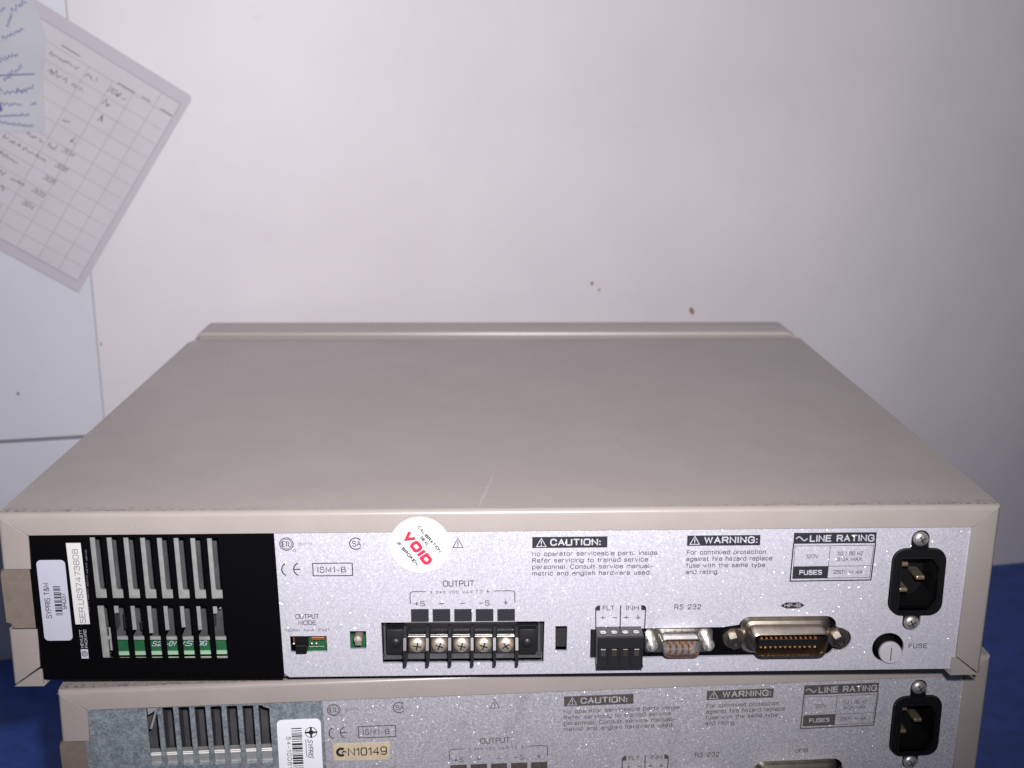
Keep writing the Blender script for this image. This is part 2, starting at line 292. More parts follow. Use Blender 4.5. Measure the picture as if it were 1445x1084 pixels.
class MB:
    def __init__(s): s.v = []; s.f = []; s.m = []
    def add(s, vs, fs, m=0):
        b = len(s.v); s.v += [tuple(p) for p in vs]
        for f in fs: s.f.append(tuple(i+b for i in f)); s.m.append(m)
        return s
    def box(s, x0, x1, y0, y1, z0, z1, m=0, c=0.0):
        if c <= 0:
            vs = [(x, y, z) for x in (x0, x1) for y in (y0, y1) for z in (z0, z1)]
            return s.add(vs, [(0, 1, 3, 2), (4, 6, 7, 5), (0, 4, 5, 1), (2, 3, 7, 6), (0, 2, 6, 4), (1, 5, 7, 3)], m)
        bm = bmesh.new(); bmesh.ops.create_cube(bm, size=1)
        for v in bm.verts: v.co = ((x0+x1)/2+v.co.x*(x1-x0), (y0+y1)/2+v.co.y*(y1-y0), (z0+z1)/2+v.co.z*(z1-z0))
        bmesh.ops.bevel(bm, geom=bm.edges[:], offset=c, segments=2, affect='EDGES', profile=.5)
        bm.verts.index_update(); s.add([v.co for v in bm.verts], [[v.index for v in f.verts] for f in bm.faces], m); bm.free(); return s
    def prism(s, pts, y0, y1, m=0):
        n = len(pts); vs = [(x, y0, z) for x, z in pts]+[(x, y1, z) for x, z in pts]
        fs = [tuple(range(n)), tuple(range(2*n-1, n-1, -1))]+[(i, i+n, (i+1) % n+n, (i+1) % n) for i in range(n)]
        return s.add(vs, fs, m)
    def loft(s, rings, m=0, cap0=True, cap1=True, closed=True):
        n = len(rings[0]); vs = [p for r in rings for p in r]; fs = []
        for k in range(len(rings)-1):
            for i in range(n if closed else n-1):
                j = (i+1) % n; fs.append((k*n+i, k*n+j, (k+1)*n+j, (k+1)*n+i))
        if cap0: fs.append(tuple(range(n)))
        if cap1: fs.append(tuple(range(len(vs)-1, len(vs)-n-1, -1)))
        return s.add(vs, fs, m)
    def lathe(s, cx, cz, prof, m=0, seg=24, sx=1.0, rot=0.0):
        """prof: list of (radius, y); axis along y"""
        rings = [[(cx+r*sx*math.cos(2*PI*i/seg+rot), y, cz+r*math.sin(2*PI*i/seg+rot)) for i in range(seg)] for r, y in prof]
        return s.loft(rings, m)
    def flat(s, pts, y, m=0): return s.add([(x, y, z) for x, z in pts], [tuple(range(len(pts)))], m)
    def rect(s, x0, x1, z0, z1, y, m=0): return s.flat([(x0, z0), (x1, z0), (x1, z1), (x0, z1)], y, m)
    def stroke(s, pts, w, y, m=0):
        """a ribbon along pts with mitred joints, no two of its faces overlap"""
        P = [Vector(p) for p in pts]; P = [p for i, p in enumerate(P) if i == 0 or (p-P[i-1]).length > 1e-5]
        if len(P) < 2: return s
        shut = (P[0]-P[-1]).length < 1e-4 and len(P) > 3
        if shut: P = P[:-1]
        n = len(P); L = []
        for i in range(n):
            a = (P[i]-P[i-1]).normalized() if (i or shut) else None
            b = (P[(i+1) % n]-P[i]).normalized() if (i < n-1 or shut) else None
            if a is None: t, k, c = b, 1, P[i]-b*w*.3
            elif b is None: t, k, c = a, 1, P[i]+a*w*.3
            else:
                t = a+b; t = t.normalized() if t.length > .05 else a
                k = min(1.8, 1/max(.3, t.dot(a))); c = P[i]
            nv = Vector((-t.y, t.x))*(w/2*k); L.append((c+nv, c-nv))
        s.lay = (getattr(s, 'lay', 0)+1) % 7; yy = y-.005*s.lay
        vs = [(q.x, yy, q.y) for pr in L for q in pr]
        fs = [(2*i, 2*i+1, 2*((i+1) % n)+1, 2*((i+1) % n)) for i in range(n if shut else n-1)]
        return s.add(vs, fs, m)
    def arc(s, cx, cz, r, w, y, a0=0, a1=360, m=0, n=28, sx=1.0):
        P = [math.radians(a0+(a1-a0)*i/n) for i in range(n+1)]
        vs = [(cx+rr*sx*math.cos(a), y, cz+rr*math.sin(a)) for a in P for rr in (r-w/2, r+w/2)]
        return s.add(vs, [(2*i, 2*i+1, 2*i+3, 2*i+2) for i in range(n)], m)
    def text(s, t, x, z, h, w=None, y=.9, m=0, bold=0.0, ang=0.0, align='L', shear=0.0, spacing=1.0):
        """cap height h, baseline start (x, z), optional exact width w"""
        vs, fs = mesh_from_text(t, bold, shear, spacing)
        if not vs: return s
        x0 = min(v.x for v in vs); x1 = max(v.x for v in vs); k = h/cap_height(); kx = (w/(x1-x0)) if w else k
        W = (x1-x0)*kx; off = {'L': 0, 'C': -W/2, 'R': -W}[align]; c, sn = math.cos(ang), math.sin(ang); out = []
        for v in vs:
            a = (v.x-x0)*kx+off; b = v.y*k; out.append((x+a*c-b*sn, y, z+a*sn+b*c))
        return s.add(out, fs, m)
    def letter(s, t, x, z, h, w=None, y=.9, m=0, lw=None, ang=0.0, gap=2.6, shear=0.0):
        """lettering of strokes: cap height h, baseline start (x, z), overall width w, stroke width lw"""
        G_, W = glyphs(t, gap); k = h/10; kx = (w-(lw or .13*h))/W if w else k; lw = lw or .13*h; c, sn = math.cos(ang), math.sin(ang)
        for P in G_:
            Q = []
            for a, b_ in P:
                a = (a+b_*shear)*kx+lw/2; b_ = lw/2+b_*(h-lw)/10; Q.append((x+a*c-b_*sn, z+a*sn+b_*c))
            s.stroke(Q, lw, y, m)
        return s
    def build(s, name, mats, parent=None, smooth=False, solid=0.0, angle=35, dy=0.0):
        if not isinstance(mats, (list, tuple)): mats = [mats]
        me = bpy.data.meshes.new(name); me.from_pydata([(a*MM, (b+dy)*MM, c*MM) for a, b, c in s.v], [], s.f)
        for k in mats: me.materials.append(K[k])
        for p, i in zip(me.polygons, s.m): p.material_index = i
        bm = bmesh.new(); bm.from_mesh(me)
        if smooth or solid: bmesh.ops.remove_doubles(bm, verts=bm.verts, dist=1e-6)
        bmesh.ops.recalc_face_normals(bm, faces=bm.faces)
        if smooth:
            for f in bm.faces: f.smooth = True
            for e in bm.edges:
                if len(e.link_faces) != 2 or e.calc_face_angle(0) > math.radians(angle): e.smooth = False
        bm.to_mesh(me); bm.free()
        o = bpy.data.objects.new(name, me); COL.objects.link(o)
        if parent: o.parent = parent
        if solid:
            md = o.modifiers.new('thickness', 'SOLIDIFY'); md.thickness = solid*MM; md.offset = -1
        return o

def rrect(x0, x1, z0, z1, r, n=6):
    r = r if isinstance(r, (list, tuple)) else (r,)*4      # corners: TR, TL, BL, BR
    P = []
    for (cx, cz, a), q in zip(((x1, z1, 0), (x0, z1, 90), (x0, z0, 180), (x1, z0, 270)), r):
        cx += -q if a in (0, 270) else q; cz += -q if a in (0, 90) else q
        P += [(cx+q*math.cos(math.radians(a+90*i/n)), cz+q*math.sin(math.radians(a+90*i/n))) for i in range(n+1)]
    return P

def circ(cx, cz, r, n=28, sx=1.0): return [(cx+r*sx*math.cos(2*PI*i/n), cz+r*math.sin(2*PI*i/n)) for i in range(n)]

def plate_geo(outer, holes, y0, y1):
    """a sheet between y0 and y1 with through holes, as vertices and faces"""
    cu = bpy.data.curves.new('p', 'CURVE'); cu.dimensions = '2D'; cu.fill_mode = 'BOTH'; cu.extrude = (y1-y0)/2
    for loop in [outer]+holes:
        sp = cu.splines.new('POLY'); sp.points.add(len(loop)-1); sp.use_cyclic_u = True
        for q, (a, b) in zip(sp.points, loop): q.co = (a, b, 0, 1)
    o = bpy.data.objects.new('p', cu); COL.objects.link(o)
    dg = bpy.context.evaluated_depsgraph_get(); dg.update()
    me = o.evaluated_get(dg).to_mesh()
    vs = [(v.co.x, (y0+y1)/2+v.co.z, v.co.y) for v in me.vertices]; fs = [tuple(p.vertices) for p in me.polygons]
    o.evaluated_get(dg).to_mesh_clear(); bpy.data.objects.remove(o); bpy.data.curves.remove(cu)
    return vs, fs

def empty(name, loc, rz=0.0):
    o = bpy.data.objects.new(name, None); COL.objects.link(o); o.location = [c*MM for c in loc]; o.rotation_euler = (0, 0, rz)
    o.empty_display_size = .02
    return o
def tag(o, label, cat, group=None):
    o['label'] = label; o['category'] = cat
    if group: o['group'] = group
    return o

# ------------------------------------------------------------------ worktop and wall
YAW = math.radians(10.93072)
WO = (-384.568, 378.599, 0.0)           # foot of the wall on the worktop
ct, st_ = math.cos(YAW), math.sin(YAW)
def wpt(s, t): return (WO[0]+s*ct-t*st_, WO[1]+s*st_+t*ct)
b = MB()
A, B = wpt(-1200, 1.0), wpt(2300, 1.0)
b.add([(A[0], A[1], 0), (B[0], B[1], 0), (1900, -260, 0), (-1500, -260, 0), (A[0], A[1], -28), (B[0], B[1], -28), (1900, -260, -28), (-1500, -260, -28)],
      [(0, 1, 2, 3), (4, 5, 6, 7), (0, 1, 5, 4), (1, 2, 6, 5), (2, 3, 7, 6), (3, 0, 4, 7)])
tag(b.build('worktop', 'blue'), 'plain dark blue worktop running under the stack to the white wall', 'worktop')

wall = empty('wall', WO, YAW)
tag(wall, 'off-white painted board wall with joints at the left, behind the stack', 'wall')
MB().box(88.9, 2300, 0, 12, -28, 1100, c=.7).build('wall_board', 'wall', wall)
MB().box(-1200, 88.2, .6, 12, 179.2, 1100, c=.7).build('wall_board', 'wall2', wall)
MB().box(-1200, 88.2, .6, 12, -28, 176.6, c=.7).build('wall_board', 'wall2', wall)
MB().box(-1200, 2300, 12.05, 16, -28, 1100).build('wall_backing', 'brown', wall)
MB().box(87.7, 89.5, 1.2, 2.4, 120, 1090).build('joint_filler', 'groove', wall)
def blob(cx, cz, rx, rz, rot=0, n=16):
    P = []
    for i in range(n):
        a = 2*PI*i/n; k = 1+random.uniform(-.18, .18)
        x, z = rx*k*math.cos(a), rz*k*math.sin(a)
        P.append((cx+x*math.cos(rot)-z*math.sin(rot), cz+x*math.sin(rot)+z*math.cos(rot)))
    return P
for (cx, cz, rx, rz, ro) in ((558.9, 255.5, 2.1, 3.4, .5), (472.5, 281.8, 1.3, 1.5, 0), (478.7, 276.3, .9, 1.0, 0)):
    MB().prism(blob(cx, cz, rx, rz, ro), -.35, .05).build('wall_stain', 'stainm', wall)
for (cx, cz, r) in ((29.5, 215, 1.1), (28, 134, 1.2), (91.5, 250, .8)):
    MB().prism(blob(cx, cz, r, r), -.2, .8).build('wall_speck', 'grey', wall)

# papers stuck on the wall (wall coordinates)
PU = Vector((-90.8, -139.5)).normalized(); PV = Vector((PU.y, -PU.x)); PV = PV if PV.x < 0 else -PV
PR = Vector((170.4, 429.4))
def pp(u, v): q = PR+PU*u+PV*v; return (q.x, q.y)
def scribble(mb, u, v, length, amp, wdt, y, along=True, m=0, seed=0, base=pp, ang=None):
    rnd = random.Random(seed); pts = []; n = max(6, int(length/amp*3.2)); t = 0
    for i in range(n):
        a = length*i/(n-1); bb = amp*(rnd.uniform(.25, .9) if i % 2 else rnd.uniform(-.15, .2))
        if rnd.random() < .12: bb *= 1.9
        pts.append((a+rnd.uniform(-.25, .25)*amp, bb))
    c, s_ = math.cos(ang or 0), math.sin(ang or 0)
    for k in range(n-1):
        if rnd.random() < .10: continue
        P = []
        for a, bb in pts[k:k+2]:
            a, bb = a*c-bb*s_, a*s_+bb*c
            P.append(base(u-bb, v-a))
        mb.stroke(P, wdt, y, m)
def paper_sheet():
    root = empty('paper_sheet', WO, YAW)
    tag(root, 'sheet of ruled paper with faint pencil writing, hanging aslant on the wall at the left', 'paper')
    outline = [pp(u, v) for u, v in ((0, 3), (.9, .9), (3, 0), (166.5, 0), (166.5, 250), (0, 250))]
    MB().prism(outline, -2.6, -2.2).build('sleeve', 'sleeve', root)
    inner = [pp(u, v) for u, v in ((9, 5), (159, 5), (159, 246), (9, 246))]
    sh = MB().prism(inner, -2.9, -2.65).build('sheet', 'paper', root)
    r = MB(); y = -2.96
    r.stroke([pp(9, 5), pp(159, 5)], .7, y); r.stroke([pp(9, 5), pp(9, 246)], .8, y); r.stroke([pp(159, 5), pp(159, 246)], .9, y)
    for v in (20, 36, 52, 70): r.stroke([pp(20 if v > 20 else 9, v), pp(158, v)], .45, y)
    for i in range(12): r.stroke([pp(20.5+i*11.6, 6), pp(20.5+i*11.6, 244)], .45, y)
    r.build('ruling', 'rule', sh)
    t = MB(); y = -3.02
    for u, v, L in ((21, 15, 10), (20.5, 30, 7), (21, 48, 14), (19, 92, 15)): t.stroke([pp(u-1.5, v), pp(u-1.5, v-L*.9)], .8, y)
    for i, (u, v, L) in enumerate(((27, 96, 20), (27, 69, 8), (38.5, 92, 14), (38.5, 74, 8), (28, 46, 7), (38, 50, 5), (50, 47, 2.5), (63, 68, 5), (73, 57, 4),
                                   (84, 90, 18), (84, 68, 6), (95, 96, 22), (95, 74, 10), (106, 98, 20), (118, 96, 13), (118, 78, 10), (128, 98, 20), (139, 98, 24), (70, 95, 14), (150, 90, 20))):
        scribble(t, u, v, L, 3.4, .55, y, seed=i+3)
    for k, (u, v, s) in enumerate(((82, 58, '304'), (94, 57, '306'), (106, 60, '305'), (118, 62, '303'), (129.5, 64, '304'), (28, 52, '304'))):
        q = pp(u, v); t.letter(s, q[0], q[1], 3.6, 8.5, y=y, ang=math.atan2(-PV.y, -PV.x), shear=.3)
    t.build('handwriting', 'pencil', sh)
    # bluish note in front of the left part
    n = empty('paper_note', WO, YAW)
    tag(n, 'bluish paper note with blue pen writing, overlapping the ruled sheet', 'paper')
    MB().prism([(-90, 403), (34, 405.5), (66, 405.8), (67.6, 410), (69, 440), (74, 470), (64, 520), (-90, 560)], -4.2, -3.6).build('note_sheet', 'note', n)
    h = MB(); wp = lambda u, v: (-v, -u)
    for i, (x, z, L, a, am) in enumerate(((44, 452, 18, 18, 3.5), (52, 468, 16, 25, 3.5), (56, 476, 10, 70, 3), (38, 431, 26, 4, 5), (40, 423, 20, 3, 4), (58, 432, 12, 20, 3),
                                          (50, 440, 17, 38, 3.6), (36, 413, 30, -8, 2.6), (38, 416, 26, 2, 2.2), (45, 480, 14, 40, 3.5), (60, 486, 12, 35, 4), (66, 424, 4, 10, 3))):
        an = math.radians(a); rnd = random.Random(i+50); k = max(6, int(L/am*3)); P = []
        for j in range(k):
            aa = L*j/(k-1)+rnd.uniform(-.6, .6); bb = am*(rnd.uniform(.3, .9) if j % 2 else rnd.uniform(-.1, .15))
            P.append((x+aa*math.cos(an)-bb*math.sin(an)-6, z+aa*math.sin(an)+bb*math.cos(an)))
        h.stroke(P, .6, -4.28)
    h.stroke([(33, 444), (64, 445.5)], 1.0, -4.28)
    h.prism(blob(38, 424, 2.2, 4.5, .3), -4.3, -4.25)
    h.build('handwriting', 'pen', n)
paper_sheet()

# ------------------------------------------------------------------ power supply
SLOTX = [-176.2+7.1*i for i in range(8)]
def slot_rects(rows, dx0=0.0, dx1=4.9, r=.4):
    out = []
    for i, x in enumerate(SLOTX):
        for (z1, z0) in rows:
            k = -.9*i/7; lean = (z1+z0)/2
            out.append([(x+dx0+.7*(-z-11)/57, z+k) for _, z in ()] or
                       [(x+px+.8*(-(z)-11)/57, z+k) for px, z in rrect(dx0, dx1, z0, z1, r, 3)])
    return out

HOLES = dict(
 terminals=[(-53.3, -52.5), (18.2, -52.7), (17.9, -72.5), (-53.1, -72.2)],
 switch=[(-93.3, -58.5), (-77.3, -58.6), (-77.2, -66.2), (-93.2, -66.3)],
 lamp=[(-67.1, -56.4), (-60.0, -56.5), (-60.0, -65.0), (-67.1, -65.1)],
 slot=[(23.0, -55.1), (28.2, -55.1), (28.1, -67.1), (23.1, -67.1)],
 iec=None, ports=None, fuse=circ(171.1, -67.2, 7.1),
)
def iec_outline(g=0.0):
    cx = 181.3; P = [(cx+11.8+g, -25.5), (cx+11.8+g, -45.5)]
    def a(c0, c1, r, s, e, n=7): return [(c0+r*math.cos(math.radians(s+(e-s)*i/n)), c1+r*math.sin(math.radians(s+(e-s)*i/n))) for i in range(n+1)]
    P = a(cx+6.0, -25.7, 5.9+g, 0, 90) + [(cx+4+g, -19.7+g)] + a(cx, -15.6, 4.0+g, 0, 180, 12) + [(cx-4-g, -19.7+g)]
    P += a(cx-6.0, -25.7, 5.9+g, 90, 180) + a(cx-6.2, -45.3, 5.9+g, 180, 270) + [(cx-4.7-g, -51.3-g)] + a(cx-.8, -55.0, 4.0+g, 180, 360, 12) + [(cx+3.3+g, -51.3-g)]
    P += a(cx+6.0, -45.3, 5.9+g, 270, 360)
    return P
HOLES['iec'] = iec_outline()
def ports_outline():
    def a(c0, c1, r, s, e, n=6): return [(c0+r*math.cos(math.radians(s+(e-s)*i/n)), c1+r*math.sin(math.radians(s+(e-s)*i/n))) for i in range(n+1)]
    P = [(38.5, -56.8), (38.5, -71.0), (94, -70.6), (142.5, -70.6)] + a(142.2, -65.8, 4.9, 275, 320, 4) + a(149.0, -62.9, 5.4, 245, 435, 14)
    P += [(147.2, -56.6)] + a(142.4, -56.6, 5.0, 0, 90) + a(108.9, -56.6, 5.0, 90, 165) + [(96.9, -56.4)]
    return P
HOLES['ports'] = ports_outline()

def tri_mark(m, cx, z0, w, h, y, mi=0, lw=.35):
    m.stroke([(cx-w/2, z0), (cx+w/2, z0), (cx, z0+h), (cx-w/2, z0)], lw, y, mi)
    m.stroke([(cx, z0+h*.68), (cx, z0+h*.32)], lw, y, mi); m.stroke([(cx, z0+h*.2), (cx, z0+h*.13)], lw, y, mi)
def ground_mark(m, cx, cz, s, y, mi=0, lw=.28):
    m.stroke([(cx, cz+s), (cx, cz-.1*s)], lw, y, mi)
    for k, q in enumerate((.9, .55, .22)): m.stroke([(cx-q*s*.8, cz-(.1+.38*k)*s), (cx+q*s*.8, cz-(.1+.38*k)*s)], lw, y, mi)

def silkscreen(panel, ink, sil, gpib):
    Y = .92; Y2 = .88
    m = MB()   # certification marks
    m.arc(-92.7, -15.3, 2.85, .4, Y); m.arc(-92.7, -15.3, 2.2, .25, Y)
    m.letter('ETL', -94.5, -16.5, 2.4, 3.6, y=Y); m.arc(-89.4, -18.2, .5, .2, Y, n=12)
    m.letter('60323', -87.6, -15.9, 1.2, 5.6, y=Y, m=1)
    m.arc(-63.1, -15.4, 2.6, .45, Y, 40, 320); m.letter('SA', -64.6, -16.7, 2.6, 3.8, y=Y); m.arc(-59.6, -15.5, .5, .2, Y, n=12, m=1)
    m.build('certification_marks', [ink, 'grey'], panel)
    m = MB()
    m.arc(-92.2, -27.0, 3.05, .5, Y, 115, 245); m.arc(-87.1, -27.0, 3.05, .5, Y, 112, 248); m.stroke([(-90.2, -27.0), (-87.4, -27.0)], .45, Y)
    m.build('conformity_mark', ink, panel)
    m = MB()
    m.stroke([(-81.9, -24.3), (-64.9, -24.3), (-64.9, -30.1), (-81.9, -30.1), (-81.9, -24.3)], .42, Y)
    m.letter('ISM1-B', -80.0, -28.6, 2.65, 12.2, y=Y, gap=4.2)
    m.build('emission_class_box', ink, panel)
    m = MB(); tri_mark(m, -19.3, -17.6, 4.2, 4.2, Y); m.build('alert_triangle', ink, panel)
    m = MB()   # output legend
    m.letter('OUTPUT', -26.1, -35.7, 2.75, 13.7, y=Y)
    m.letter('± 240 VDC MAX TO', -31.6, -39.0, 1.35, 22.6, y=Y, gap=5.7); ground_mark(m, -6.6, -38.1, .8, Y, 0, .2)
    for sx, xe in ((-40.35, -33.6), (5.2, -3.7)):
        sg = 1 if xe > sx else -1
        m.stroke([(xe, -38.0), (sx+sg*1.2, -38.0), (sx+sg*.35, -38.35), (sx, -39.2), (sx, -43.6)], .33, Y)
    for t, x0, x1 in (('+S', -38.7, -34.0), ('+', -28.0, -25.8), ('–', -18.7, -16.5), ('–S', -10.4, -5.9)):
        m.letter(t, x0, -44.8, 2.35, x1-x0, y=Y)
    ground_mark(m, 1.2, -43.3, 1.2, Y)
    for i in range(5): m.rect(-40.15+9.42*i, -32.45+9.42*i, -52.35, -46.2-.1*i, Y)
    m.build('output_legend', ink, panel)
    m = MB()
    m.letter('OUTPUT', -90.4, -50.15, 2.1, 10.3, y=Y); m.letter('MODE', -89.3, -53.2, 2.1, 7.8, y=Y)
    m.letter('NORM', -95.0, -56.3, 1.25, 6.0, y=Y); m.letter('N/A', -86.9, -56.3, 1.25, 4.4, y=Y); m.letter('FAST', -80.5, -56.3, 1.25, 4.9, y=Y)
    m.build('mode_legend', ink, panel)
    for (x0, x1, zt, zb, word, wx0, wx1, tx, lines, name) in (
        (12.7, 45.1, -13.1, -18.2, 'CAUTION:', 20.4, 42.3, 16.6,
         (('No operator serviceable parts inside.', 67.6), ('Refer servicing to trained service', 62.9), ('personnel. Consult service manual-', 65.0), ('metric and english hardware used.', 64.4)), 'caution_notice'),
        (79.6, 111.3, -13.1, -17.85, 'WARNING:', 87.0, 110.2, 82.9,
         (('For continued protection', 114.0), ('against fire hazard replace', 117.0), ('fuse with the same type', 114.0), ('and rating.', 93.9)), 'warning_notice')):
        m = MB(); m.rect(x0, x1, zb, zt, Y)
        m.letter(word, wx0, zb+1.05, 3.1, wx1-wx0, y=Y2, m=1, lw=.62, gap=3.6); tri_mark(m, tx, zb+.7, 4.1, 3.7, Y2, 1, .4)
        for i, (t, xe) in enumerate(lines):
            m.letter(t, x0, zt-8.75-3.05*i, 2.0, xe-x0, y=Y, lw=.27, gap=3.4)
        m.build(name, [ink, sil], panel)
    m = MB()   # rating table
    m.rect(125.8, 161.8, -17.35, -12.3, Y)
    m.letter('LINE RATING', 132.8, -16.5, 3.15, 28.2, y=Y2, m=1, lw=.62, gap=3.4)
    m.stroke([(126.9+.24*i, -15.0+.85*math.sin(i/20*2*PI)) for i in range(21)], .5, Y2, 1)
    m.stroke([(125.9, -17.3), (125.4, -34.8), (160.9, -34.6), (161.7, -17.3)], .55, Y)
    m.stroke([(126.6, -18.4), (161.0, -18.3), (160.2, -33.4), (126.4, -33.6), (126.6, -18.4)], .22, Y)
    m.stroke([(142.0, -18.4), (141.7, -33.4)], .22, Y); m.stroke([(126.5, -28.0), (160.4, -27.9)], .22, Y)
    m.rect(126.4, 141.7, -33.5, -28.0, Y)
    m.letter('FUSES', 129.2, -31.9, 2.3, 10.0, y=Y2, m=1, lw=.48, gap=3.2)
    m.letter('120V', 131.7, -24.1, 1.7, 5.4, y=Y); m.letter('50 / 60 HZ', 145.4, -22.9, 1.7, 11.2, y=Y); m.letter('3.0A MAX', 145.4, -25.6, 1.7, 10.9, y=Y)
    m.letter('250V M 4A', 144.2, -31.5, 1.7, 12.8, y=Y)
    m.build('line_rating_table', [ink, sil], panel)
    m = MB()
    for x, sg in ((40.6, 1), (62.5, -1)):
        m.stroke([(x+sg*.2, -56.6), (x, -48), (x, -46.6), (x+sg*.9, -45.7), (x+sg*1.9, -45.7)], .45, Y); m.flat([(x, -47.8), (x+sg*1.9, -47.8), (x+sg*1.9, -45.6), (x+sg*.9, -45.6), (x, -46.6)], Y-.01)
    m.stroke([(51.5, -45.6), (51.5, -56.7)], .5, Y)
    m.letter('FLT', 43.7, -47.7, 2.2, 5.1, y=Y); m.letter('INH', 54.0, -47.8, 2.2, 5.5, y=Y)
    for t, x in (('+', 43.8), ('–', 48.9), ('+', 54.1)): m.letter(t, x-1.2, -52.4, 2.4, 2.4, y=Y, lw=.27)
    ground_mark(m, 59.3, -51.1, 1.2, Y)
    m.build('fault_inhibit_legend', ink, panel)
    m = MB(); m.letter('RS 232', 75.2, -47.7, 2.4, 11.7, y=Y, gap=4.2); m.build('serial_port_legend', ink, panel)
    m = MB()
    if gpib: m.letter('GPIB', 123.4, -47.4, 1.9, 6.4, y=Y)
    else:
        m.flat([(121.8, -46.4), (124.2, -44.9), (130.2, -44.9), (132.6, -46.3), (130.2, -47.8), (124.2, -47.8)], Y)
        m.letter('HP-IB', 123.7, -47.2, 1.75, 7.0, y=Y2, m=1)
    m.build('interface_port_legend', [ink, sil], panel)
    m = MB(); m.letter('FUSE', 180.3, -67.6, 2.25, 8.3, y=Y, gap=3.6); m.build('fuse_legend', ink, panel)

def barcode(m, x0, x1, z0, z1, seed, y, mi=0, unit=.33):
    """bars stacked along z, each running from x0 to x1"""
    rnd = random.Random(seed); z = z0
    while z < z1-.3:
        wd = unit*rnd.choice((1, 1, 2, 3)); m.rect(x0, x1, z, min(z+wd, z1), y, mi); z += wd+unit*rnd.choice((1, 1, 2))

def terminal_screw(parent, cx, cz, y0, r=3.5, rot=0.0, name='terminal_screw'):
    m = MB(); m.lathe(cx, cz, [(r*.95, y0+1.2), (r, y0+.6), (r, y0), (r*.93, y0-.7), (r*.72, y0-1.25), (r*.4, y0-1.55), (.02, y0-1.65)], seg=20)
    m.build(name, 'screwbrass' if name == 'terminal_screw' else 'steel', parent, smooth=True)
    for k in (0, 1):
        c, s = math.cos(rot+k*PI/2), math.sin(rot+k*PI/2)
        q = [(cx+a*c-b_*s, cz+a*s+b_*c) for a, b_ in ((-r*.5, -r*.08), (r*.5, -r*.08), (r*.5, r*.08), (-r*.5, r*.08))]
        MB().prism(q, y0-1.78, y0-1.1).build('drive_slot', 'gunmetal', parent)

